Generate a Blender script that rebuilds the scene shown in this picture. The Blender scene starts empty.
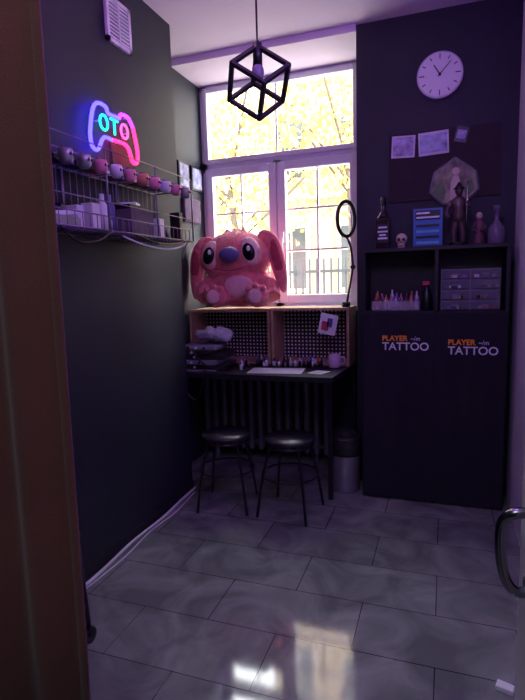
import bpy, bmesh, math, random
from mathutils import Vector, Matrix, Euler
random.seed(7)
V=Vector
scene=bpy.context.scene
scene.view_settings.view_transform='Standard'
scene.view_settings.look='None'
scene.view_settings.exposure=0.0

# ---------------------------------------------------------------- materials
MATS={}
def mat(name,col,rough=.6,metal=0,var=.12,scale=18,bump=0.0,bscale=120,emis=0,alpha=1,trans=0,spec=.5,sheen=0):
    if name in MATS: return MATS[name]
    m=bpy.data.materials.new(name); m.use_nodes=True
    nt=m.node_tree; b=nt.nodes['Principled BSDF']
    tc=nt.nodes.new('ShaderNodeTexCoord')
    n=nt.nodes.new('ShaderNodeTexNoise'); n.inputs['Scale'].default_value=scale; n.inputs['Detail'].default_value=4
    nt.links.new(tc.outputs['Object'],n.inputs['Vector'])
    r=nt.nodes.new('ShaderNodeValToRGB')
    c=V(col)
    r.color_ramp.elements[0].color=(*[max(0,x*(1-var)) for x in c],1)
    r.color_ramp.elements[1].color=(*[min(1,x*(1+var)) for x in c],1)
    r.color_ramp.elements[0].position=.3; r.color_ramp.elements[1].position=.7
    nt.links.new(n.outputs['Fac'],r.inputs['Fac'])
    nt.links.new(r.outputs['Color'],b.inputs['Base Color'])
    b.inputs['Roughness'].default_value=rough; b.inputs['Metallic'].default_value=metal
    b.inputs['Specular IOR Level'].default_value=spec
    b.inputs['Transmission Weight'].default_value=trans
    b.inputs['Alpha'].default_value=alpha
    b.inputs['Sheen Weight'].default_value=sheen
    if emis:
        b.inputs['Emission Color'].default_value=(*col,1); b.inputs['Emission Strength'].default_value=emis
    if bump:
        n2=nt.nodes.new('ShaderNodeTexNoise'); n2.inputs['Scale'].default_value=bscale; n2.inputs['Detail'].default_value=3
        nt.links.new(tc.outputs['Object'],n2.inputs['Vector'])
        bp=nt.nodes.new('ShaderNodeBump'); bp.inputs['Strength'].default_value=bump; bp.inputs['Distance'].default_value=.01
        nt.links.new(n2.outputs['Fac'],bp.inputs['Height']); nt.links.new(bp.outputs['Normal'],b.inputs['Normal'])
    MATS[name]=m; return m

def emit(name,col,s):
    m=bpy.data.materials.new(name); m.use_nodes=True; nt=m.node_tree
    b=nt.nodes['Principled BSDF']; b.inputs['Base Color'].default_value=(*[x*.3 for x in col],1)
    b.inputs['Emission Color'].default_value=(*col,1); b.inputs['Emission Strength'].default_value=s
    return m

# ---------------------------------------------------------------- builder
class B:
    def __init__(s,name): s.name=name; s.bm=bmesh.new(); s.m=[]
    def _i(s,m):
        if m not in s.m: s.m.append(m)
        return s.m.index(m)
    def _fin(s,verts,m,smooth):
        i=s._i(m)
        for f in {f for v in verts for f in v.link_faces}:
            f.material_index=i; f.smooth=smooth
    def box(s,a,b,m,rot=None,piv=None,bev=0):
        a=V(a);b=V(b);c=(a+b)/2;d=b-a
        M=Matrix.Translation(c)@Matrix.Diagonal((abs(d.x),abs(d.y),abs(d.z),1))
        if rot is not None:
            R=Euler(rot).to_matrix().to_4x4(); pv=V(piv) if piv is not None else c
            M=Matrix.Translation(pv)@R@Matrix.Translation(-pv)@M
        r=bmesh.ops.create_cube(s.bm,size=1,matrix=M); vs=r['verts']
        if bev:
            es=list({e for v in vs for e in v.link_edges})
            rr=bmesh.ops.bevel(s.bm,geom=es,offset=bev,segments=2,affect='EDGES',profile=.5)
            vs=[v for v in rr['verts']]+[v for v in vs if v.is_valid]
        s._fin(vs,m,False); return s
    def ball(s,c,r,m,rot=None,seg=20):
        if not hasattr(r,'__len__'): r=(r,r,r)
        M=Matrix.Translation(V(c))
        if rot is not None: M=M@Euler(rot).to_matrix().to_4x4()
        M=M@Matrix.Diagonal((*r,1))
        q=bmesh.ops.create_uvsphere(s.bm,u_segments=seg,v_segments=max(6,seg*2//3),radius=1,matrix=M)
        s._fin(q['verts'],m,True); return s
    def cyl(s,p1,p2,r1,m,r2=None,seg=16,smooth=True):
        p1=V(p1);p2=V(p2); r2=r1 if r2 is None else r2
        d=p2-p1; L=d.length
        if L<1e-6: return s
        M=Matrix.Translation((p1+p2)/2)@d.to_track_quat('Z','Y').to_matrix().to_4x4()
        q=bmesh.ops.create_cone(s.bm,cap_ends=True,segments=seg,radius1=r1,radius2=r2,depth=L,matrix=M)
        s._fin(q['verts'],m,smooth)
        if smooth:
            for f in {f for v in q['verts'] for f in v.link_faces}:
                if len(f.verts)>4: f.smooth=False
        return s
    def tube(s,pts,r,m,seg=8,closed=False,smooth_path=True,sub=6):
        P=[V(p) for p in pts]
        if smooth_path and len(P)>2:
            Q=[];n=len(P)
            rng=range(n if closed else n-1)
            for i in rng:
                p0=P[(i-1)%n] if (closed or i>0) else P[i]
                p1=P[i];p2=P[(i+1)%n]
                p3=P[(i+2)%n] if (closed or i+2<n) else P[min(i+1,n-1)]
                for k in range(sub):
                    t=k/sub
                    Q.append(.5*((2*p1)+(p2-p0)*t+(2*p0-5*p1+4*p2-p3)*t*t+(3*p1-p0-3*p2+p3)*t**3))
            if not closed: Q.append(P[-1])
            P=Q
        n=len(P); rings=[]; prev=None
        for i in range(n):
            if closed: t=P[(i+1)%n]-P[(i-1)%n]
            else: t=P[min(i+1,n-1)]-P[max(i-1,0)]
            t.normalize()
            if prev is None:
                a=V((0,0,1)) if abs(t.z)<.9 else V((1,0,0))
                u=t.cross(a).normalized()
            else:
                u=(prev-t*prev.dot(t)).normalized()
            prev=u; w=t.cross(u)
            rad=r(i/(n-1)) if callable(r) else r
            rings.append([s.bm.verts.new(P[i]+(u*math.cos(2*math.pi*k/seg)+w*math.sin(2*math.pi*k/seg))*rad) for k in range(seg)])
        vs=[v for g in rings for v in g]
        for i in range(n if closed else n-1):
            A=rings[i];C=rings[(i+1)%n]
            for k in range(seg):
                try: s.bm.faces.new((A[k],A[(k+1)%seg],C[(k+1)%seg],C[k]))
                except: pass
        if not closed:
            s.bm.faces.new(rings[0][::-1]); s.bm.faces.new(rings[-1])
        s._fin(vs,m,True); return s
    def lathe(s,prof,c,m,seg=24):
        c=V(c); rings=[]
        for (r,z) in prof:
            rings.append([s.bm.verts.new(c+V((r*math.cos(2*math.pi*k/seg),r*math.sin(2*math.pi*k/seg),z))) for k in range(seg)])
        for i in range(len(rings)-1):
            for k in range(seg):
                s.bm.faces.new((rings[i][k],rings[i][(k+1)%seg],rings[i+1][(k+1)%seg],rings[i+1][k]))
        s.bm.faces.new(rings[0][::-1]); s.bm.faces.new(rings[-1])
        s._fin([v for g in rings for v in g],m,True); return s
    def prism(s,pts,ext,m,smooth=False):
        e=V(ext); a=[s.bm.verts.new(V(p)) for p in pts]; b=[s.bm.verts.new(V(p)+e) for p in pts]
        n=len(a); s.bm.faces.new(a[::-1]); s.bm.faces.new(b)
        for k in range(n): s.bm.faces.new((a[k],a[(k+1)%n],b[(k+1)%n],b[k]))
        s._fin(a+b,m,smooth); return s
    def done(s,parent=None):
        bmesh.ops.recalc_face_normals(s.bm,faces=s.bm.faces)
        me=bpy.data.meshes.new(s.name); s.bm.to_mesh(me); s.bm.free()
        for m in s.m: me.materials.append(m)
        o=bpy.data.objects.new(s.name,me); bpy.context.collection.objects.link(o)
        if parent: o.parent=parent
        return o
def empty(name,loc=(0,0,0)):
    o=bpy.data.objects.new(name,None); bpy.context.collection.objects.link(o); return o
def text(name,body,loc,rot,size,m,parent,ext=.002,bold=.0):
    t=bpy.data.curves.new(name,'FONT'); t.body=body; t.size=size; t.extrude=ext; t.offset=bold; t.materials.append(m)
    o=bpy.data.objects.new(name,t); o.location=loc; o.rotation_euler=rot; o.parent=parent
    bpy.context.collection.objects.link(o); return o

# ---------------------------------------------------------------- common materials
wallM=mat('wall_charcoal_paint',(.0165,.0185,.032),.6,var=.15,scale=3,bump=.25,bscale=160)
ceilM=mat('ceiling_paint',(.76,.64,.80),.8,var=.03,scale=3,bump=.05)
whiteM=mat('window_pvc',(.72,.72,.82),.35,var=.03)
blackM=mat('black_metal',(.010,.010,.014),.35,var=.1)
blackW=mat('black_wood',(.013,.011,.019),.45,var=.2,scale=30,bump=.05)
woodM=mat('raw_plywood',(.40,.25,.16),.6,var=.2,scale=25)
chrome=mat('brushed_steel',(.55,.55,.58),.25,metal=1,var=.05)
whiteP=mat('white_plastic',(.75,.75,.78),.4,var=.03)
greyP=mat('grey_plastic',(.26,.26,.30),.4)
lightwall=mat('wall_light_paint',(.80,.77,.82),.7,var=.04,scale=3)

# tiles
tileM=bpy.data.materials.new('floor_tiles'); tileM.use_nodes=True
nt=tileM.node_tree; bs=nt.nodes['Principled BSDF']
tc=nt.nodes.new('ShaderNodeTexCoord'); mp=nt.nodes.new('ShaderNodeMapping'); mp.inputs['Location'].default_value=(.31,-.26,0)
nt.links.new(tc.outputs['Object'],mp.inputs['Vector'])
br=nt.nodes.new('ShaderNodeTexBrick'); nt.links.new(mp.outputs[0],br.inputs['Vector'])
br.inputs['Scale'].default_value=1; br.inputs['Brick Width'].default_value=.6; br.inputs['Row Height'].default_value=.3
br.inputs['Mortar Size'].default_value=.0018; br.inputs['Mortar Smooth'].default_value=.1; br.offset=.5
br.inputs['Color1'].default_value=(.175,.195,.18,1); br.inputs['Color2'].default_value=(.21,.23,.212,1); br.inputs['Mortar'].default_value=(.03,.03,.03,1)
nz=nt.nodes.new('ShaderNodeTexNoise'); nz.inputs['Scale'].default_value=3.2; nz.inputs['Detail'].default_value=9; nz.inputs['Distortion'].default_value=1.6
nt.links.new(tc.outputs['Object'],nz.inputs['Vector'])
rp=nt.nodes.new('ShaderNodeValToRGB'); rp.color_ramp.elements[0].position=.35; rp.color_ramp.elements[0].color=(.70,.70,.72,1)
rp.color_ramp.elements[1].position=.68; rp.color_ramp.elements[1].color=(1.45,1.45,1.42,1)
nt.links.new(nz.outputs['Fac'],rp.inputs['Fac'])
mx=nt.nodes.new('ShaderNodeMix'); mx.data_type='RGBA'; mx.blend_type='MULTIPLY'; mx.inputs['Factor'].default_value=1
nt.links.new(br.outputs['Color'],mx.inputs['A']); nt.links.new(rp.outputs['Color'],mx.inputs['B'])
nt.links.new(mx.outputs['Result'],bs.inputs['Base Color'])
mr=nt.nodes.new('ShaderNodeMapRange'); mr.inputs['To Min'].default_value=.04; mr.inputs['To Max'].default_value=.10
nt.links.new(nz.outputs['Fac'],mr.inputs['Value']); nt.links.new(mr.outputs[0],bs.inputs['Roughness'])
bs.inputs['IOR'].default_value=1.8
bp=nt.nodes.new('ShaderNodeBump'); bp.invert=True; bp.inputs['Strength'].default_value=.5; bp.inputs['Distance'].default_value=.002
nt.links.new(br.outputs['Fac'],bp.inputs['Height']); nt.links.new(bp.outputs[0],bs.inputs['Normal'])

# ---------------------------------------------------------------- room shell
H=2.95
XL,XR,YN,YW,YB=-1.6,.39,-1.3,3.42,3.835
XA=-1.84; XN=-.545
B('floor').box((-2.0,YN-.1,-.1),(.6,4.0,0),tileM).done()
B('ceiling').box((-2.0,YN-.1,H),(.6,4.0,H+.1),ceilM).done()
B('wall_left').box((-2.0,YN,0),(XL,2.97,H),wallM).done()
B('wall_left_alcove').box((-2.0,2.97,0),(XA,4.0,H),wallM).done()
b=B('wall_back')
b.box((XA,YB,0),(XN,4.0,1.19),wallM)
b.box((XN,YW,0),(.6,4.0,H),wallM)
b.done()
B('trim_soffit').box((XA,3.4,2.905),(XN,4.0,H),ceilM).done()
B('wall_right').box((XR,YN,0),(.6,YW,H),lightwall).done()
B('wall_front').box((-2.0,YN-.1,0),(.6,YN,H),wallM).done()
B('trim_window_sill').box((XA,3.745,1.16),(XN,3.84,1.19),whiteM).done()
B('baseboard_left').box((XL,.8,0),(XL+.012,2.97,.06),blackW).done()

# window
win=empty('window_1')
b=B('frame')
x0,x1,z0,z1=-1.838,-.547,1.19,2.904
ya,yb=3.845,3.915
b.box((x0,ya,z0),(x0+.045,yb,z1),whiteM); b.box((x1-.045,ya,z0),(x1,yb,z1),whiteM)
b.box((x0,ya,z1-.03),(x1,yb,z1),whiteM); b.box((x0,ya,z0),(x1,yb,z0+.045),whiteM)
b.box((x0,ya,2.26),(x1,yb,2.34),whiteM)
b.box((-1.245,ya,z0),(-1.185,yb,2.3),whiteM)
b.done(win)
b=B('sashes')
def sash(xa,xb,za,zb,w=.055,y0=3.825,y1=3.885):
    b.box((xa,y0,za),(xa+w,y1,zb),whiteM,bev=.004); b.box((xb-w,y0,za),(xb,y1,zb),whiteM,bev=.004)
    b.box((xa+w,y0,za),(xb-w,y1,za+w),whiteM,bev=.004); b.box((xa+w,y0,zb-w),(xb-w,y1,zb),whiteM,bev=.004)
sash(-1.81,-1.222,1.22,2.28,w=.06); sash(-1.21,-.60,1.22,2.28,w=.06)
sash(-1.81,-.60,2.32,2.885,w=.035)
mu=.006
for xc in (-1.515,-.906):
    b.box((xc-mu,3.85,1.27),(xc+mu,3.87,2.23),whiteM)
    for z in (1.62,1.93):
        b.box((xc-.25,3.852,z-mu),(xc+.25,3.868,z+mu),whiteM)
b.box((-1.215-mu,3.85,2.35),(-1.215+mu,3.87,2.86),whiteM)
b.box((-1.19,3.80,1.68),(-1.165,3.828,1.76),whiteP); b.box((-1.185,3.79,1.60),(-1.17,3.805,1.72),whiteP,bev=.003)
b.done(win)
gl=bpy.data.materials.new('window_glass'); gl.use_nodes=True; nt=gl.node_tree
nt.nodes.clear(); o=nt.nodes.new('ShaderNodeOutputMaterial'); t=nt.nodes.new('ShaderNodeBsdfTransparent'); g=nt.nodes.new('ShaderNodeBsdfGlossy'); g.inputs['Roughness'].default_value=.02
fx=nt.nodes.new('ShaderNodeMixShader'); fx.inputs[0].default_value=.04
nt.links.new(t.outputs[0],fx.inputs[1]); nt.links.new(g.outputs[0],fx.inputs[2]); nt.links.new(fx.outputs[0],o.inputs[0])
b=B('glass'); b.box((-1.80,3.858,1.25),(-.61,3.862,2.25),gl); b.box((-1.80,3.858,2.34),(-.61,3.862,2.87),gl); b.done(win)

# ---------------------------------------------------------------- exterior
gM=mat('street_ground',(.45,.40,.34),.9,scale=2)
B('street_ground').box((-30,4.05,-.3),(20,40,-.2),gM).done()
bM=mat('facade_stucco',(.36,.28,.20),.9,scale=1,var=.06); bT=mat('facade_trim',(.5,.43,.36),.9); bG=mat('facade_glass',(.04,.05,.06),.2)
b=B('street_building'); b.box((-5.3,15,-.2),(6,18,14),bM)
for zz in (1,4.2,7.4,10.6):
    for xx in (-4.3,-2.4,-.5):
        b.box((xx-.55,14.9,zz),(xx+.55,15,zz+2),bT); b.box((xx-.42,14.87,zz+.12),(xx+.42,14.9,zz+1.88),bG)
        b.box((xx-.02,14.84,zz+.12),(xx+.02,14.87,zz+1.88),bT); b.box((xx-.42,14.84,zz+1.2),(xx+.42,14.87,zz+1.24),bT)
    b.box((-5.3,14.85,zz-.5),(6,15,zz-.35),bT)
b.done()
fenM=mat('weathered_iron',(.02,.02,.025),.7)
b=B('iron_fence')
for i in range(70):
    x=-8+i*.13; b.cyl((x,9,-.2),(x,9,1.75),.018,fenM,seg=6)
for z in (.1,1.5): b.box((-8,8.98,z),(1.1,9.02,z+.05),fenM)
b.done()
leafM=mat('autumn_leaves',(.56,.40,.11),.8,var=.4,scale=4); trunkM=mat('tree_bark',(.10,.08,.06),.9)
def tree(x,y,h,rad,n):
    b=B('autumn_tree'); b.tube([(x,y,-.2),(x+.1,y,h*.4),(x-.1,y,h*.75)],lambda t:.14*(1-.7*t),trunkM)
    for k in range(7):
        a=k*.9; b.tube([(x+.05,y,h*.4+k*.25),(x+math.cos(a)*rad*.5,y+math.sin(a)*rad*.5,h*.55+k*.3),(x+math.cos(a)*rad*.8,y+math.sin(a)*rad*.8,h*.65+k*.3)],.03,trunkM,seg=5)
    i=b._i(leafM)
    for k in range(n):
        d=V((random.gauss(0,1),random.gauss(0,1),random.gauss(0,1))).normalized()*random.random()**.45
        c=V((x,y,h*.75))+V((d.x*rad,d.y*rad,d.z*rad*1.25))
        q=Euler((random.random()*6,random.random()*6,random.random()*6)).to_matrix(); s_=random.uniform(.05,.11)
        vs=[b.bm.verts.new(c+q@V(p)*s_) for p in ((-1,0,0),(0,-.7,0),(1,0,0),(0,.7,0))]
        f=b.bm.faces.new(vs); f.material_index=i
    b.done()
tree(-4.6,11,5.5,2.2,2600); tree(-2.2,12.5,6.5,1.7,1400); tree(-7.2,13,6,2.6,3000)

# ---------------------------------------------------------------- desk
b=B('wall_desk')
b.prism([(-1.835,3.0,.765),(-.63,3.0,.765),(-.57,3.73,.765),(-1.835,3.73,.765)],(0,0,.035),blackW)
for (x,y) in ((-1.79,3.06),(-.66,3.06),(-.62,3.70),(-1.79,3.70)):
    b.box((x-.014,y-.014,0),(x+.014,y+.014,.765),blackM)
b.done()

# radiator
rM=mat('radiator_enamel',(.12,.11,.15),.3)
b=B('radiator')
n=14
for i in range(n):
    x=-1.76+i*(.96/(n-1)); b.box((x-.019,3.56,.10),(x+.019,3.66,.71),rM,bev=.014)
b.cyl((-1.78,3.61,.15),(-.78,3.61,.15),.018,rM); b.cyl((-1.78,3.61,.66),(-.78,3.61,.66),.018,rM)
for x in (-1.70,-.88): b.box((x-.012,3.59,0),(x+.012,3.62,.12),rM)
b.cyl((-.78,3.61,.15),(-.73,3.61,.15),.012,rM); b.cyl((-.73,3.61,0),(-.73,3.61,.16),.012,rM)
b.done()

# peg units
pegM=bpy.data.materials.new('perforated_black_panel'); pegM.use_nodes=True; nt=pegM.node_tree; bs=nt.nodes['Principled BSDF']
tc=nt.nodes.new('ShaderNodeTexCoord'); sp=nt.nodes.new('ShaderNodeSeparateXYZ'); nt.links.new(tc.outputs['Object'],sp.inputs[0])
def mth(op,a,bv=None):
    k=nt.nodes.new('ShaderNodeMath'); k.operation=op
    if isinstance(a,(int,float)): k.inputs[0].default_value=a
    else: nt.links.new(a,k.inputs[0])
    if bv is not None:
        if isinstance(bv,(int,float)): k.inputs[1].default_value=bv
        else: nt.links.new(bv,k.inputs[1])
    return k.outputs[0]
def cell(o):
    f=mth('FRACT',mth('DIVIDE',o,.028)); return mth('POWER',mth('SUBTRACT',f,.5),2.0)
d=mth('ADD',cell(sp.outputs['X']),cell(sp.outputs['Z']))
hole=mth('LESS_THAN',d,.06)
mxc=nt.nodes.new('ShaderNodeMix'); mxc.data_type='RGBA'; nt.links.new(hole,mxc.inputs['Factor'])
mxc.inputs['A'].default_value=(.02,.018,.025,1); mxc.inputs['B'].default_value=(.85,.76,.72,1)  # pale dots painted in for light showing through the holes
nt.links.new(mxc.outputs['Result'],bs.inputs['Base Color']); bs.inputs['Roughness'].default_value=.5
def pegunit(x0,x1,y0,y1,z0=.801,z1=1.155):
    b=B('pegboard_organizer'); t=.018
    b.box((x0,y0,z0),(x0+t,y1,z1),woodM); b.box((x1-t,y0,z0),(x1,y1,z1),woodM)
    b.box((x0+t,y0,z1-t),(x1-t,y1,z1),woodM); b.box((x0+t,y0,z0),(x1-t,y1,z0+.012),woodM)
    b.box((x0+t,y1-.045,z0+.012),(x1-t,y1-.035,z1-t),pegM)
    b.done()
pegunit(-1.80,-1.165,3.42,3.725,z1=1.195); pegunit(-1.155,-.60,3.42,3.725,z1=1.2)

# ---------------------------------------------------------------- plush toy
pk=mat('coral_plush_fur',(.86,.20,.25),.95,var=.18,scale=30,bump=.9,bscale=90,sheen=.5)
pkd=mat('dark_coral_plush_fur',(.52,.06,.11),.95,var=.2,scale=30,bump=.9,bscale=90)
pkl=mat('pale_pink_plush',(.93,.52,.56),.95,var=.08,scale=30,bump=.6,bscale=90)
nosM=mat('violet_nose_fabric',(.12,.10,.32),.5); eyeM=mat('black_toy_eye',(.01,.01,.015),.1); hiM=mat('eye_highlight_white',(.9,.9,.9),.7)  # eye highlights are put in as white spots
pl=empty('alien_plush_toy')
cx,cy,zt=-1.46,3.57,1.201
b=B('body')
b.ball((cx+.02,cy+.0,zt+.155),(.23,.14,.15),pk,seg=28)
b.ball((cx+.0,cy-.0,zt+.39),(.265,.17,.175),pk,seg=32)
b.ball((cx-.15,cy-.02,zt+.35),(.12,.12,.12),pk); b.ball((cx+.16,cy-.02,zt+.36),(.12,.12,.12),pk)
b.ball((cx-.12,cy-.09,zt+.082),(.10,.13,.075),pk); b.ball((cx+.21,cy-.09,zt+.082),(.10,.13,.075),pk)
b.ball((cx-.10,cy-.19,zt+.092),(.085,.045,.085),pk); b.ball((cx+.22,cy-.19,zt+.092),(.085,.045,.085),pk)
b.tube([(cx-.17,cy,zt+.21),(cx-.24,cy-.06,zt+.15),(cx-.21,cy-.13,zt+.075)],lambda t:.055+.01*t,pk,seg=12)
b.tube([(cx+.20,cy,zt+.21),(cx+.28,cy-.06,zt+.15),(cx+.31,cy-.12,zt+.075)],lambda t:.055+.01*t,pk,seg=12)
for a in (-.35,0,.35): b.tube([(cx+a*.1,cy,zt+.54),(cx+a*.25,cy-.02,zt+.595)],lambda t:.025*(1-.8*t),pk,seg=8,smooth_path=False)
ob=b.done(pl)
md=ob.modifiers.new('r','REMESH'); md.mode='VOXEL'; md.voxel_size=.012; md.use_smooth_shade=True
ms=ob.modifiers.new('s','SMOOTH'); ms.iterations=6
b=B('ears')
def ear(pts,ws):
    rings=[];n=len(pts)
    for i,(p,w) in enumerate(zip(pts,ws)):
        p=V(p); t=(V(pts[min(i+1,n-1)])-V(pts[max(i-1,0)])).normalized()
        u=t.cross(V((0,1,0))).normalized(); v=V((0,1,0))
        rings.append([b.bm.verts.new(p+u*math.cos(2*math.pi*k/16)*w+v*math.sin(2*math.pi*k/16)*.03) for k in range(16)])
    for i in range(n-1):
        for k in range(16): b.bm.faces.new((rings[i][k],rings[i][(k+1)%16],rings[i+1][(k+1)%16],rings[i+1][k]))
    b.bm.faces.new(rings[0][::-1]); b.bm.faces.new(rings[-1])
    b._fin([v for g in rings for v in g],pk,True)
ear([(cx-.17,cy,zt+.47),(cx-.24,cy-.01,zt+.50),(cx-.295,cy-.02,zt+.45),(cx-.315,cy-.03,zt+.34),(cx-.32,cy-.04,zt+.22),(cx-.32,cy-.05,zt+.12),(cx-.32,cy-.05,zt+.06)],[.05,.055,.06,.062,.055,.04,.012])
ear([(cx+.17,cy,zt+.50),(cx+.235,cy-.01,zt+.52),(cx+.285,cy-.02,zt+.48),(cx+.315,cy-.03,zt+.39),(cx+.345,cy-.04,zt+.27),(cx+.37,cy-.05,zt+.17),(cx+.38,cy-.05,zt+.10)],[.05,.055,.058,.060,.055,.04,.015])
e=b.done(pl); ss=e.modifiers.new('s','SUBSURF'); ss.levels=2; ss.render_levels=2
b=B('ear_linings')
b.ball((cx-.318,cy-.056,zt+.30),(.034,.012,.14),pkd,rot=(0,.03,0)); b.ball((cx+.332,cy-.060,zt+.34),(.034,.012,.15),pkd,rot=(0,-.22,0))
b.done(pl)
b=B('face')
for sx,zz in ((-1,0),(1,.015)):
    b.ball((cx+sx*.150,cy-.115,zt+.39+zz),(.080,.052,.105),pkl,rot=(0,sx*-.3,0))
    b.ball((cx+sx*.155,cy-.153,zt+.385+zz),(.046,.026,.064),eyeM,rot=(0,sx*-.3,0))
    b.ball((cx+sx*.150+.012,cy-.178,zt+.408+zz),(.013,.006,.018),hiM)
b.ball((cx+.02,cy-.19,zt+.385),(.078,.045,.055),nosM)
b.tube([(cx-.10,cy-.165,zt+.29),(cx+.01,cy-.19,zt+.275),(cx+.13,cy-.165,zt+.295)],.006,pkd)
b.ball((cx-.10,cy-.232,zt+.092),(.05,.008,.05),pkl); b.ball((cx+.22,cy-.232,zt+.092),(.05,.008,.05),pkl)
for fx0 in (-.10,.22):
    for a in (-.055,0,.055): b.ball((cx+fx0+a,cy-.215,zt+.162-abs(a)*.3),(.022,.025,.022),pk)
b.ball((cx+.05,cy-.115,zt+.16),(.12,.03,.08),pkl)
b.done(pl)

# ---------------------------------------------------------------- desk items
eqM=mat('black_equipment',(.03,.028,.035),.3)
b=B('tattoo_power_units')
zz=.801
for i,(w,dp,h,m_) in enumerate(((.36,.26,.035,eqM),(.33,.24,.03,greyP),(.35,.25,.04,eqM),(.30,.22,.025,eqM),(.27,.2,.03,greyP))):
    j=(.015,-.01,.012,-.015,.0)[i]; xc,yc=-1.60+j,3.23+j
    b.box((xc-w/2,yc-dp/2,zz),(xc+w/2,yc+dp/2,zz+h),m_,bev=.006,rot=(0,0,j*5))
    for q in range(3): b.cyl((xc-w/4+q*.06,yc-dp/2-.008,zz+h/2),(xc-w/4+q*.06,yc-dp/2+.01,zz+h/2),.009,whiteP if q==1 else blackM,seg=10)
    zz+=h+.001
b.tube([(-1.62,3.10,.94),(-1.56,3.04,.90),(-1.50,3.06,.84),(-1.44,3.10,.812),(-1.38,3.16,.81)],.006,blackM)
b.tube([(-1.70,3.10,.92),(-1.68,3.02,.86),(-1.66,2.985,.78),(-1.62,2.98,.68),(-1.55,2.985,.62),(-1.50,2.985,.72),(-1.49,2.99,.80),(-1.50,3.06,.815)],.005,blackM)
b.tube([(-1.74,3.12,.90),(-1.70,3.05,.83),(-1.60,3.03,.81),(-1.50,3.05,.81),(-1.42,3.04,.81)],.005,greyP)
b.done()
b=B('crumpled_plastic_bag'); b.ball((-1.52,3.27,1.03),(.13,.08,.05),mat('pale_plastic_film',(.42,.43,.5),.25,bump=1,bscale=40),seg=28); ob=b.done()
tx=bpy.data.textures.new('crumple','CLOUDS'); tx.noise_scale=.045
dm=ob.modifiers.new('d','DISPLACE'); dm.texture=tx; dm.strength=.07
b=B('ink_bottles')
caps=[blackM,whiteP,mat('cap_red',(.5,.04,.05),.4),mat('cap_violet',(.2,.06,.4),.4),mat('cap_blue',(.05,.12,.5),.4)]
btl=mat('clear_bottle',(.6,.58,.65),.2)
for i in range(46):
    x=-1.36+random.random()*.60; y=random.uniform(3.325,3.395) if x>-1.26 else random.uniform(3.15,3.38); h=random.uniform(.03,.065)
    b.lathe([(.011,0),(.011,h*.7),(.005,h*.8),(.005,h*.85)],(x,y,.801),btl if random.random()<.4 else blackM,seg=10); b.cyl((x,y,.801+h*.8),(x,y,.801+h*1.3),.006,random.choice(caps),r2=.003,seg=8)
b.done()
b=B('tattoo_stencil_sheet'); b.box((-1.22,3.07,.8012),(-.86,3.27,.803),whiteP,rot=(0,0,.1)); b.box((-.80,3.1,.8012),(-.70,3.22,.803),whiteP,rot=(0,0,-.3)); b.done()
b=B('coffee_mug'); mg=mat('lilac_ceramic',(.50,.36,.56),.25); b.lathe([(.036,0),(.04,.01),(.04,.09),(.036,.09),(.035,.012)],(-.69,3.365,.801),mg)
b.tube([(-.652,3.365,.874),(-.622,3.365,.864),(-.622,3.365,.834),(-.652,3.365,.824)],.006,mg); b.done()
b=B('sticker_card'); b.box((-.80,3.40,1.02),(-.68,3.405,1.16),whiteP,rot=(0,.2,0)); b.box((-.785,3.397,1.05),(-.735,3.40,1.11),pkd,rot=(0,.2,0)); b.box((-.745,3.397,1.07),(-.71,3.40,1.13),nosM,rot=(0,.2,0)); b.done()
b=B('ring_magnifier_lamp')
pts=[(-.63+.055*math.cos(a)*.9,3.5+.05*math.cos(a),1.79+.115*math.sin(a)) for a in [i*math.pi/10 for i in range(20)]]
b.tube(pts,.013,blackM,closed=True,sub=2,seg=10)
b.tube([(-.63,3.5,1.675),(-.60,3.5,1.60),(-.585,3.5,1.47)],.008,blackM); b.tube([(-.585,3.5,1.47),(-.63,3.5,1.22)],.008,blackM)
b.cyl((-.585,3.485,1.47),(-.585,3.515,1.47),.016,blackM); b.cyl((-.635,3.5,1.201),(-.635,3.5,1.235),.03,blackM); b.done()

# ---------------------------------------------------------------- stools
seatM=mat('dark_stool_seat',(.02,.018,.026),.3,var=.1)
def stool(cx,cy,rz=0):
    b=B('round_stool'); s=.47
    def T(x,y,z):
        return (cx+x*math.cos(rz)-y*math.sin(rz),cy+x*math.sin(rz)+y*math.cos(rz),z)
    b.lathe([(.135,0),(.15,.006),(.152,.018),(.145,.028),(.02,.032)],(cx,cy,s-.03),seatM,seg=32)
    b.tube([T(.14*math.cos(a),.14*math.sin(a),s-.045) for a in [i*math.pi/8 for i in range(16)]],.008,blackM,closed=True,sub=2)
    for sx in (-1,1):
        for sy in (-1,1):
            b.tube([T(sx*.09,sy*.09,s-.04),T(sx*.13,sy*.13,.2),T(sx*.155,sy*.155,.0)],.009,blackM)
    b.tube([T(.17*math.cos(a),.17*math.sin(a),.24) for a in [i*math.pi/8 for i in range(16)]],.006,blackM,closed=True,sub=2)
    return b.done()
stool(-1.27,2.82,.15); stool(-.86,2.83,-.1)

# bin
bagM=mat('black_bin_liner',(.02,.02,.025),.3,bump=.8,bscale=50); binM=mat('brushed_bin_steel',(.36,.36,.40),.38,metal=.7,var=.08)
b=B('waste_bin'); c=(-.60,3.25,0)
b.lathe([(.085,0),(.092,.01),(.1,.30),(.1,.31),(.02,.305)],c,binM,seg=32)
b.lathe([(.103,.25),(.108,.27),(.107,.36),(.098,.385),(.08,.35),(.02,.32)],c,bagM,seg=28); b.done()

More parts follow.
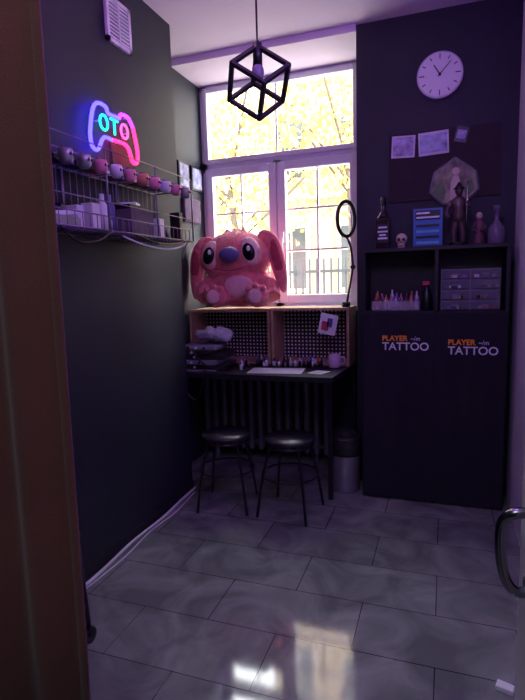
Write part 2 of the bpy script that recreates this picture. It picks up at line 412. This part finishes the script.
# ---------------------------------------------------------------- cabinet
cab=empty('shelf_cabinet')
b=B('carcass'); X0,X1,Y0,Y1,ZT=-.475,.345,3.17,3.41,1.565; t=.02
b.box((X0,Y0,0),(X0+t,Y1,ZT-t),blackW); b.box((X1-t,Y0,0),(X1,Y1,ZT-t),blackW)
b.box((X0-.005,Y0-.01,ZT-t),(X1+.005,Y1,ZT),blackW); b.box((X0+t,Y0,1.17),(X1-t,Y1,1.19),blackW)
b.box((-.055,Y0,0),(-.035,Y1,ZT-t),blackW); b.box((X0+t,Y1-.01,.03),(X1-t,Y1,ZT-t),blackW)
b.box((X0+t,Y0,.02),(X1-t,Y1,.04),blackW)
b.done(cab)
fabM=mat('black_fabric',(.012,.009,.020),.9,bump=.3,bscale=300)
b=B('fabric_fronts')
for (xa,xb) in ((X0+.005,-.047),(-.043,X1-.005)):
    n=40; f=[]
    for i in range(n+1):
        x=xa+(xb-xa)*i/n; y=3.158+.0025*math.sin(i*.5+x*9)
        f.append((x,y,.012))
    for i in range(n):
        b.prism([f[i],f[i+1],(f[i+1][0],3.168,.012),(f[i][0],3.168,.012)],(0,0,1.168),fabM)
b.done(cab)
orM=mat('orange_print',(.85,.28,.03),.6,var=.05); whM=mat('white_print',(.8,.76,.92),.6,var=.05)
for i,(x,z) in enumerate(((-.352,.965),(.025,.945))):
    text('label_orange_%d'%(i+1),'PLAYER',(x,3.152,z+.048),(math.pi/2,0,0),.044,orM,cab,bold=.0015)
    text('label_mark_%d'%(i+1),'~/m',(x+.165,3.152,z+.05),(math.pi/2,0,0),.035,whM,cab)
    text('label_white_%d'%(i+1),'TATTOO',(x,3.152,z-.008),(math.pi/2,0,0),.066,whM,cab,bold=.0008)

clr=mat('clear_acrylic',(.6,.6,.68),.15,alpha=.35)
b=B('ink_bottle_tray'); b.box((-.42,3.2,1.192),(-.14,3.36,1.198),clr)
for (p,q) in (((-.42,3.2,1.198),(-.14,3.204,1.25)),((-.42,3.356,1.198),(-.14,3.36,1.25)),((-.42,3.2,1.198),(-.416,3.36,1.25)),((-.144,3.2,1.198),(-.14,3.36,1.25))): b.box(p,q,clr)
ink=[mat('ink_pink',(.55,.22,.36),.3),mat('ink_white',(.6,.55,.65),.3),mat('ink_red',(.35,.05,.06),.3),mat('ink_orange',(.45,.2,.1),.3),mat('ink_purple',(.28,.11,.46),.3),mat('ink_black',(.02,.02,.03),.3)]
for i in range(9):
    for j in range(4):
        x=-.40+i*.030; y=3.22+j*.036; h=random.uniform(.05,.085)+.012*j
        b.lathe([(.012,0),(.012,h*.7),(.005,h*.82),(.004,h)],(x,y,1.199),random.choice(ink),seg=10)
b.done()
b=B('spray_bottle'); b.lathe([(.03,0),(.032,.01),(.032,.09),(.012,.13),(.012,.15)],(-.10,3.27,1.191),blackM); b.box((-.125,3.26,1.341),(-.085,3.28,1.365),pkd); b.box((-.14,3.265,1.35),(-.125,3.275,1.36),blackM); b.tube([(-.115,3.27,1.35),(-.128,3.27,1.33),(-.125,3.27,1.31)],.004,blackM); b.done()
dr=mat('drawer_smoke_plastic',(.12,.11,.16),.2); fr=mat('organizer_frame',(.20,.19,.25),.4)
b=B('drawer_organizer'); xa,xb,za,zb=-.02,.30,1.191,1.43
b.box((xa,3.2,za),(xb,3.39,zb),fr)
for r_ in range(4):
    for c_ in range(2):
        w=(xb-xa)/2; h=(zb-za)/4; ox=xa+c_*w; oz=za+r_*h
        b.box((ox+.005,3.188,oz+.005),(ox+w-.005,3.2,oz+h-.005),dr,bev=.003); b.box((ox+w/2-.018,3.178,oz+h/2-.005),(ox+w/2+.018,3.188,oz+h/2+.003),fr)
        for q in range(3):
            xx=ox+.02+random.random()*(w-.05); b.box((xx,3.186,oz+.01),(xx+random.uniform(.01,.03),3.1885,oz+h*.45),random.choice(ink+[greyP,greyP]))
b.done()
# cabinet top
zt=1.565
glassD=mat('dark_bottle_glass',(.03,.015,.02),.08); lab=mat('black_bottle_label',(.01,.01,.01),.5)
b=B('whiskey_bottle')
b.box((-.402,3.238,zt),(-.318,3.322,zt+.19),glassD,bev=.012); b.lathe([(.04,.185),(.028,.21),(.015,.235),(.014,.28),(.016,.285)],(-.36,3.28,zt),glassD)
b.cyl((-.36,3.28,zt+.27),(-.36,3.28,zt+.315),.017,blackM); b.box((-.395,3.235,zt+.04),(-.325,3.238,zt+.15),lab)
for k,(hw,z) in enumerate(((.026,.125),(.03,.1),(.02,.08),(.028,.06))): b.box((-.36-hw,3.2335,zt+z),(-.36+hw,3.235,zt+z+.01),whM)
b.done()
b=B('skull_figurine'); bn=mat('bone',(.55,.42,.35),.6); b.ball((-.25,3.26,zt+.055),(.034,.038,.036),bn); b.box((-.27,3.225,zt+.001),(-.23,3.27,zt+.03),bn,bev=.008)
for sx in (-1,1): b.ball((-.25+sx*.013,3.226,zt+.052),(.009,.006,.01),blackM)
b.ball((-.25,3.223,zt+.038),(.004,.004,.006),blackM); b.box((-.264,3.222,zt+.012),(-.236,3.226,zt+.016),blackM); b.done()
blu=mat('blue_print',(.03,.13,.45),.4)
b=B('picture_frame'); b.box((-.19,3.26,zt),(-.01,3.28,zt+.235),blackM,bev=.004)
b.box((-.182,3.256,zt+.01),(-.018,3.26,zt+.225),blu)
b.box((-.17,3.254,zt+.16),(-.03,3.256,zt+.215),blackM); b.box((-.165,3.252,zt+.17),(-.035,3.254,zt+.18),whM); b.box((-.165,3.252,zt+.195),(-.09,3.254,zt+.205),whM)
for i in range(4): b.box((-.165,3.254,zt+.02+i*.033),(-.035,3.256,zt+.035+i*.033),blackM if i%2 else mat('cyan_print',(.1,.4,.6),.4))
b.box((-.12,3.28,zt),(-.08,3.34,zt+.01),blackM); b.done()
stM=mat('dark_bronze',(.12,.08,.08),.4,metal=.5)
b=B('warrior_figurine'); x,y=.07,3.27
b.cyl((x,y,zt),(x,y,zt+.02),.05,blackM)
b.tube([(x-.02,y,zt+.02),(x-.025,y,zt+.08),(x-.01,y,zt+.15)],lambda t:.014+.008*t,stM); b.tube([(x+.025,y,zt+.02),(x+.025,y,zt+.08),(x+.012,y,zt+.15)],lambda t:.014+.008*t,stM)
b.lathe([(.03,0),(.036,.03),(.03,.07),(.045,.12),(.02,.14),(.012,.15)],(x,y,zt+.14),stM)
b.ball((x,y,zt+.315),(.022,.024,.028),stM); b.lathe([(.034,0),(.02,.015),(.004,.04)],(x,y,zt+.325),blackM)
b.tube([(x-.04,y,zt+.255),(x-.065,y-.02,zt+.2),(x-.05,y-.04,zt+.16)],lambda t:.014-.004*t,stM); b.tube([(x+.04,y,zt+.255),(x+.06,y-.03,zt+.22),(x+.04,y-.045,zt+.25)],lambda t:.014-.004*t,stM)
b.tube([(x+.04,y-.045,zt+.1),(x+.045,y-.045,zt+.36)],.005,chrome); b.done()
b=B('robed_figurine'); x=.183; b.lathe([(.034,0),(.032,.02),(.024,.09),(.026,.13),(.012,.15)],(x,y,zt),mat('robe_wine',(.13,.04,.07),.6)); b.ball((x,y,zt+.165),(.018,.018,.022),bn)
b.tube([(x-.02,y,zt+.13),(x-.032,y-.02,zt+.09),(x-.01,y-.035,zt+.08)],.008,stM); b.tube([(x+.02,y,zt+.13),(x+.032,y-.02,zt+.09),(x+.01,y-.035,zt+.08)],.008,stM); b.done()
b=B('glass_decanter'); b.lathe([(.04,0),(.045,.01),(.046,.09),(.02,.125),(.012,.14),(.012,.18),(.022,.19),(.022,.215),(.008,.22)],(.275,3.27,zt),mat('smoked_glass',(.16,.13,.2),.08)); b.done()

# wall items
b=B('wall_clock'); c=V((-.048,3.42,2.572))
def disc(bb,c,r,y0,y1,m,seg=48): bb.cyl((c[0],y0,c[2]),(c[0],y1,c[2]),r,m,seg=seg)
rimM=mat('clock_rim',(.6,.55,.66),.3); faceM=mat('clock_face',(.86,.82,.9),.5,var=.02)
disc(b,c,.130,3.385,3.419,rimM); disc(b,c,.122,3.381,3.385,faceM)
for k in range(12):
    a=k*math.pi/6; p=V((c.x+math.sin(a)*.102,0,c.z+math.cos(a)*.102)); L=.010 if k%3 else .015
    b.box((p.x-.0025,3.3785,p.z-L),(p.x+.0025,3.381,p.z+L),blackM,rot=(0,a,0))
b.box((c.x-.003,3.376,c.z-.01),(c.x+.003,3.378,c.z+.065),blackM,rot=(0,-.55,0),piv=(c.x,3.377,c.z)); b.box((c.x-.002,3.374,c.z-.015),(c.x+.002,3.376,c.z+.09),blackM,rot=(0,.75,0),piv=(c.x,3.375,c.z))
disc(b,c,.008,3.372,3.381,blackM,12); b.done()
b=B('pin_board'); bk=mat('dark_board',(.030,.018,.025),.8); b.box((-.34,3.41,1.86),(.30,3.4195,2.27),bk); b.done()
pa=mat('print_lilac',(.42,.36,.6),.5,var=.6,scale=25); pb=mat('print_landscape',(.34,.36,.55),.5,var=.7,scale=18); pe=mat('print_paper',(.68,.62,.78),.6)
b=B('photo_prints')
b.box((-.325,3.404,2.125),(-.185,3.408,2.255),pe,rot=(0,.04,0)); b.box((-.315,3.402,2.135),(-.195,3.404,2.245),pa,rot=(0,.04,0))
b.box((-.165,3.404,2.125),(.01,3.408,2.26),pe,rot=(0,-.04,0)); b.box((-.155,3.402,2.14),(0,3.404,2.245),pb,rot=(0,-.04,0))
b.box((.045,3.404,2.18),(.115,3.408,2.27),blackM,rot=(0,.25,0)); b.box((.055,3.402,2.2),(.105,3.404,2.25),pa,rot=(0,.25,0)); b.done()
b=B('framed_illustration')
out=[(-.10,1.90),(-.02,1.82),(.11,1.82),(.19,1.90),(.17,2.01),(.05,2.10),(-.075,2.02)]
b.prism([(x,3.396,z) for x,z in out],(0,.012,0),blackM)
g1=mat('illustration_print',(.26,.24,.17),.6,var=.7,scale=14); b.prism([(.045+(x-.045)*.92,3.394,1.955+(z-1.955)*.92) for x,z in out],(0,.002,0),g1)
gf=mat('illustration_figure',(.62,.50,.42),.6); gg=mat('illustration_green',(.12,.2,.08),.6)
b.prism([(.02,3.392,1.83),(.085,3.392,1.83),(.08,3.392,1.95),(.065,3.392,1.99),(.04,3.392,1.99),(.025,3.392,1.95)],(0,.002,0),gf); b.cyl((.052,3.392,2.015),(.052,3.394,2.015),.022,gf)
b.prism([(-.08,3.392,1.9),(-.02,3.392,1.84),(.0,3.392,1.9),(-.03,3.392,1.98)],(0,.002,0),gg); b.prism([(.11,3.392,1.85),(.16,3.392,1.9),(.14,3.392,1.97),(.10,3.392,1.92)],(0,.002,0),gg)
b.done()
b=B('cheek_pictures')
for (ya_,yb_,za_,zb_) in ((3.42,3.58,2.09,2.28),(3.62,3.80,2.10,2.28)):
    b.box((XA,ya_,za_),(XA+.015,yb_,zb_),blackM); b.box((XA+.015,ya_+.015,za_+.015),(XA+.018,yb_-.015,zb_-.015),pb)
b.box((XA,3.46,1.85),(XA+.03,3.72,2.03),mat('hanging_cloth',(.12,.08,.14),.9),bev=.01); b.done()

# ---------------------------------------------------------------- left wall items
b=B('wall_vent'); vM=mat('vent_plastic',(.75,.70,.82),.5)
y0,y1,z0,z1=2.30,2.51,2.60,2.82
for (p,q) in (((XL,y0,z0),(XL+.02,y0+.02,z1)),((XL,y1-.02,z0),(XL+.02,y1,z1)),((XL,y0,z0),(XL+.02,y1,z0+.02)),((XL,y0,z1-.02),(XL+.02,y1,z1))): b.box(p,q,vM)
b.box((XL,y0,z0),(XL+.004,y1,z1),greyP)
for i in range(10): z=z0+.028+i*.018; b.box((XL+.004,y0+.02,z),(XL+.018,y1-.02,z+.007),vM,rot=(0,.4,0))
b.box((XL+.004,(y0+y1)/2-.004,z0),(XL+.02,(y0+y1)/2+.004,z1),vM); b.done()

neon=empty('neon_gamepad_sign')
blE=emit('neon_blue',(.022,.016,1),18); rdE=emit('neon_red',(1,.012,.09),8); cyE=emit('neon_cyan',(.01,.8,.45),2.5); pkE=emit('neon_pink',(1,.08,.35),3); viE=emit('neon_violet',(.32,.02,1),7)
cyn,czn=2.28,2.155
L_=[(.045,.075),(0,.075),(-.045,.075),(-.065,.10),(-.125,.10),(-.165,.06),(-.195,-.05),(-.185,-.11),(-.145,-.115),(-.095,-.05),(-.03,-.045)]
R_=[(-.03,-.045),(.095,-.045),(.145,-.115),(.185,-.11),(.195,-.05),(.165,.06)]
T_=[(.165,.06),(.125,.10),(.065,.10),(.045,.075)]
b=B('blue_tube'); b.tube([(XL+.035,cyn+y,czn+z) for y,z in L_],.009,blE); b.done(neon)
b=B('red_tube'); b.tube([(XL+.035,cyn+y,czn+z) for y,z in R_],.009,rdE); b.done(neon)
b=B('violet_tube'); b.tube([(XL+.035,cyn+y,czn+z) for y,z in T_],.009,viE); b.done(neon)
def ring(bb,y,z,r,m): bb.tube([(XL+.035,y+r*math.cos(a),z+r*math.sin(a)*1.15) for a in [i*math.pi/6 for i in range(12)]],.006,m,closed=True,sub=2)
b=B('letters'); ring(b,cyn-.085,czn+.022,.03,cyE); b.tube([(XL+.035,cyn-.03,czn+.055),(XL+.035,cyn+.03,czn+.055)],.006,cyE); b.tube([(XL+.035,cyn,czn+.055),(XL+.035,cyn,czn-.015)],.006,cyE); ring(b,cyn+.085,czn+.022,.03,pkE); b.done(neon)
b=B('standoffs')
for y,z in ((-.125,.1),(.125,.1),(-.17,-.11),(.17,-.11),(-.12,.022),(.12,.022)): b.cyl((XL,cyn+y,czn+z),(XL+.035,cyn+y,czn+z),.004,whiteP)
b.tube([(XL+.004,cyn,czn-.045),(XL+.006,cyn+.01,1.99),(XL+.006,cyn-.02,1.93)],.003,blackM); b.done(neon)

wire=mat('wire_steel_dark',(.22,.2,.26),.35,metal=.6)
b=B('wire_wall_shelf')
ys,ye=1.50,2.68; xf=-1.36
for z in (1.63,1.91):
    for x in (XL+.006,xf): b.cyl((x,ys,z),(x,ye,z),.004,wire,seg=8)
    for y in (ys,ye): b.cyl((XL,y,z),(xf,y,z),.004,wire,seg=8)
    n=30 if z<1.8 else 16
    for i in range(1,n): y=ys+(ye-ys)*i/n; b.cyl((XL,y,z),(xf,y,z),.0022,wire,seg=6)
for i in range(5): x=XL+.03+i*.045; b.cyl((x,ys,1.63),(x,ye,1.63),.0022,wire,seg=6)
for y in (ys,1.9,2.3,ye):
    for x in (XL+.006,xf): b.cyl((x,y,1.63),(x,y,1.97),.004,wire,seg=8)
for z in (1.69,1.75,1.97): b.cyl((xf,ys,z),(xf,ye,z),.0028,wire,seg=8); b.cyl((XL+.006,ys,z),(XL+.006,ye,z),.0028,wire,seg=8)
n=26
for i in range(n+1): y=ys+(ye-ys)*i/n; b.cyl((xf,y,1.63),(xf,y,1.69),.0018,wire,seg=6); b.cyl((XL+.006,y,1.63),(XL+.006,y,1.97),.0018,wire,seg=6)
b.done()
b=B('hanging_mugs'); mc=[mat('mug_pink',(.65,.22,.34),.35),mat('mug_white',(.65,.6,.7),.35),mat('mug_tin',(.35,.33,.4),.3,metal=.6),mat('mug_orange',(.6,.22,.14),.35)]
seq=[2,2,0,1,0,3,0,1,0,2]
for i,k in enumerate(seq):
    y=1.64+i*.105
    b.lathe([(.016,0),(.026,.012),(.029,.034),(.025,.052),(.021,.05),(.022,.025)],(xf+.012,y,1.858),mc[k],seg=16)
    b.ball((xf+.042,y-.008,1.888),(.004,.005,.006),blackM,seg=8); b.ball((xf+.040,y+.012,1.888),(.004,.005,.006),blackM,seg=8)
    b.tube([(xf+.012,y,1.902),(xf+.004,y,1.922),(xf-.006,y,1.905)],.0025,wire)
b.done()
b=B('shelf_supplies'); cl=[blackM,greyP,whiteP,mat('jar_violet',(.16,.1,.24),.2),mat('cardboard_dark',(.13,.1,.13),.8),pkd,nosM,greyP,blackM,blackM]
b.box((-1.57,1.60,1.637),(-1.42,1.80,1.68),greyP,bev=.006,rot=(0,0,.1)); b.box((-1.56,1.62,1.682),(-1.42,1.78,1.70),whiteP,rot=(.12,.05,-.25)); b.box((-1.55,1.64,1.71),(-1.43,1.76,1.72),blackM,rot=(-.1,.1,.4))
b.box((-1.57,2.16,1.637),(-1.42,2.36,1.76),cl[4],bev=.004); b.box((-1.55,2.18,1.761),(-1.44,2.34,1.785),blackM); b.box((-1.53,2.22,1.786),(-1.45,2.30,1.80),whiteP,rot=(0,0,.3))
y=1.83
while y<2.64:
    if 2.12<y<2.38: y=2.40
    r_=random.uniform(.016,.032); h=random.uniform(.06,.19); x=random.uniform(-1.50,-1.42); y+=r_
    m_=random.choice(cl)
    if random.random()<.6: b.lathe([(r_,0),(r_,h*.7),(r_*.5,h*.82),(r_*.5,h)],(x,y,1.637),m_,seg=14)
    else: b.box((x-.03,y-r_*.9,1.637),(x+.03,y+r_*.9,1.637+h*.8),m_,bev=.003)
    y+=r_+.004
for i in range(16):
    y=1.55+i*.068; h=random.uniform(.02,.06); b.box((-1.57,y,1.914),(-1.50,y+.055,1.914+h),random.choice(cl),bev=.003)
b.done()
b=B('hanging_cable'); b.tube([(-1.40,2.05,1.62),(-1.38,2.2,1.585),(-1.37,2.4,1.575),(-1.38,2.58,1.60),(-1.42,2.72,1.64),(-1.50,2.85,1.62),(-1.588,2.95,1.55)],.005,whiteP); b.tube([(-1.37,2.1,1.63),(-1.36,2.3,1.60),(-1.36,2.5,1.61),(-1.37,2.62,1.64)],.004,blackM)
b.tube([(-1.37,1.60,1.63),(-1.35,1.68,1.57),(-1.35,1.8,1.58),(-1.36,1.92,1.63)],.004,blackM); b.done()
b=B('white_cable')
b.tube([(-1.575,1.2,.008),(-1.57,1.6,.008),(-1.56,1.9,.01),(-1.575,2.2,.012),(-1.565,2.5,.01),(-1.575,2.75,.01),(-1.57,2.95,.02)],.008,whiteP)
b.tube([(-1.55,1.7,.006),(-1.53,2.05,.006),(-1.55,2.35,.006),(-1.53,2.6,.006),(-1.55,2.9,.01)],.004,whiteP); b.done()

# ---------------------------------------------------------------- pendant
b=B('pendant_lamp'); c=V((-.70,2.0,2.165)); e=.077
Rm=Matrix.Rotation(math.radians(74),3,'Z')@Matrix.Rotation(math.atan(math.sqrt(2)),3,V((1,-1,0)).normalized())
cs={}
for sx in (-1,1):
    for sy in (-1,1):
        for sz in (-1,1): cs[(sx,sy,sz)]=c+Rm@V((sx*e,sy*e,sz*e))
for k,p in cs.items():
    for ax in range(3):
        if k[ax]<0:
            q=list(k); q[ax]=1; b.cyl(p,cs[tuple(q)],.0105,blackM,seg=4,smooth=False)
    b.ball(p,.011,blackM,seg=8)
top=max(cs.values(),key=lambda p:p.z)
b.cyl(top,(top.x,top.y,H-.03),.004,blackM,seg=8); b.cyl((top.x,top.y,H-.035),(top.x,top.y,H),.05,blackM)
b.cyl(top+V((0,0,.01)),top-V((0,0,.07)),.018,blackM); b.ball(top-V((0,0,.095)),(.024,.024,.032),mat('bulb_glass',(.22,.19,.26),.1)); b.done()

# ---------------------------------------------------------------- foreground curtain
cuM=mat('brown_curtain_fabric',(.115,.036,.034),.95,var=.12,scale=6,bump=.25,bscale=250,sheen=.1)
b=B('curtain'); n=90
rows=[.03,.8,1.6,2.4,2.86]
cols_=[]
for i in range(n+1):
    t=i/n; xx=-.668-t*.80; yy=.75+.018*math.sin(t*38)*(1 if t>.03 else 0)
    cols_.append([b.bm.verts.new((xx+.016*(z-.56)*(1-t),yy+.004*math.sin(z*2+t*9),z)) for z in rows])
for i in range(n):
    for k in range(len(rows)-1): b.bm.faces.new((cols_[i][k],cols_[i+1][k],cols_[i+1][k+1],cols_[i][k+1]))
b._fin([v for g in cols_ for v in g],cuM,True); ob=b.done(); sd=ob.modifiers.new('s','SOLIDIFY'); sd.thickness=.006
b=B('curtain_rod'); b.cyl((-1.59,.75,2.88),(-.55,.75,2.88),.012,blackM); b.ball((-.54,.75,2.88),.022,blackM)
b.cyl((-.60,.75,2.88),(-.60,.75,2.949),.008,blackM); b.done()

# rolling cart behind curtain
b=B('rolling_cart')
for (x,y) in ((-1.30,1.50),(-1.54,1.50),(-1.30,1.12),(-1.54,1.12)):
    b.tube([(x,y,.075),(x,y-.03,.5),(x,y-.03,.80)],.010,blackM,smooth_path=False)
    b.cyl((x,y,.05),(x,y,.08),.008,blackM); b.cyl((x-.011,y,.03),(x+.011,y,.03),.03,blackM,seg=20); b.box((x-.016,y-.012,.03),(x+.016,y+.012,.065),blackM)
for z in (.16,.45,.78): b.box((-1.55,1.08,z),(-1.29,1.49,z+.02),blackM,bev=.004)
b.done()

# door with lever handle (right foreground)
dM=mat('door_paint',(.5,.48,.52),.45,var=.03)
dr_=empty('door_1'); A0=V((.128,.90,0)); A1=V((.335,.14,0)); dv=(A1-A0).normalized(); nv=V((dv.y,-dv.x,0))
if nv.x>0: nv=-nv
b=B('leaf'); b.prism([A0,A1,A1-nv*.04,A0-nv*.04],(0,0,2.05),dM)
b.done(dr_)
hm=mat('steel_handle',(.25,.25,.28),.2,metal=1,var=.1)
b=B('handle'); P0=A0+dv*.06
def HP(d,o,z): q=P0+dv*d+nv*o; return (q.x,q.y,z)
b.cyl(HP(0,0,1.03),HP(0,.010,1.03),.024,hm); b.cyl(HP(0,0,.90),HP(0,.010,.90),.024,hm)
b.tube([HP(0,.005,1.03),HP(0,.035,1.03),HP(-.01,.05,1.01),HP(-.01,.052,.965),HP(-.005,.045,.92),HP(0,.03,.90),HP(0,.005,.90)],.0085,hm,seg=12)
b.done(dr_)
b=B('power_adapter'); b.box((.19,1.71,0),(.245,1.745,.018),whiteP,bev=.003,rot=(0,0,-.3)); b.box((.245,1.70,.004),(.262,1.715,.014),blackM,rot=(0,0,-.3)); b.done()

# ---------------------------------------------------------------- lights / world
w=bpy.data.worlds.new('w'); scene.world=w; w.use_nodes=True; nt=w.node_tree
bg=nt.nodes['Background']
tcw=nt.nodes.new('ShaderNodeTexCoord'); sx=nt.nodes.new('ShaderNodeSeparateXYZ'); nt.links.new(tcw.outputs['Generated'],sx.inputs[0])
rw=nt.nodes.new('ShaderNodeValToRGB'); rw.color_ramp.elements[0].position=.45; rw.color_ramp.elements[0].color=(.85,.85,.82,1); rw.color_ramp.elements[1].position=.8; rw.color_ramp.elements[1].color=(.88,.96,1,1)
nt.links.new(sx.outputs['Z'],rw.inputs['Fac']); nt.links.new(rw.outputs['Color'],bg.inputs['Color']); bg.inputs['Strength'].default_value=15
def point(name,loc,col,e,r=.08):
    l=bpy.data.lights.new(name,'POINT'); l.color=col; l.energy=e; l.shadow_soft_size=r
    o=bpy.data.objects.new(name,l); o.location=loc; bpy.context.collection.objects.link(o)
point('purple_led_lamp',(-.10,1.3,2.5),(.38,.14,1),22,.1)
point('pink_led_lamp',(-.9,1.9,2.6),(1,.36,.85),3.5,.1)
l=bpy.data.lights.new('hallway_fill_light','AREA'); l.size=.8; l.energy=13; l.color=(.95,.98,1)  # added neutral fill behind the camera, no fixture modelled
o=bpy.data.objects.new('hallway_fill_light',l); o.location=(-.4,-.3,2.9); bpy.context.collection.objects.link(o)

# ---------------------------------------------------------------- camera
p=math.radians(7.8); th=math.radians(19.7); r=0.03
F=V((-math.sin(th)*math.cos(p), math.cos(th)*math.cos(p), -math.sin(p)))
U=V((-math.sin(th)*math.sin(p), math.cos(th)*math.sin(p), math.cos(p))); R=F.cross(U)
c=math.cos(r);s=math.sin(r)
Xc=R*c-U*s; Yc=U*c+R*s
M=Matrix((Xc,Yc,-F)).transposed().to_4x4(); M.translation=V((0,0,1.4))
cam=bpy.data.cameras.new('camera'); co=bpy.data.objects.new('camera',cam); bpy.context.collection.objects.link(co)
co.matrix_world=M; cam.sensor_fit='VERTICAL'; cam.sensor_height=36; cam.lens=510/700*36; cam.clip_start=.02
scene.camera=co
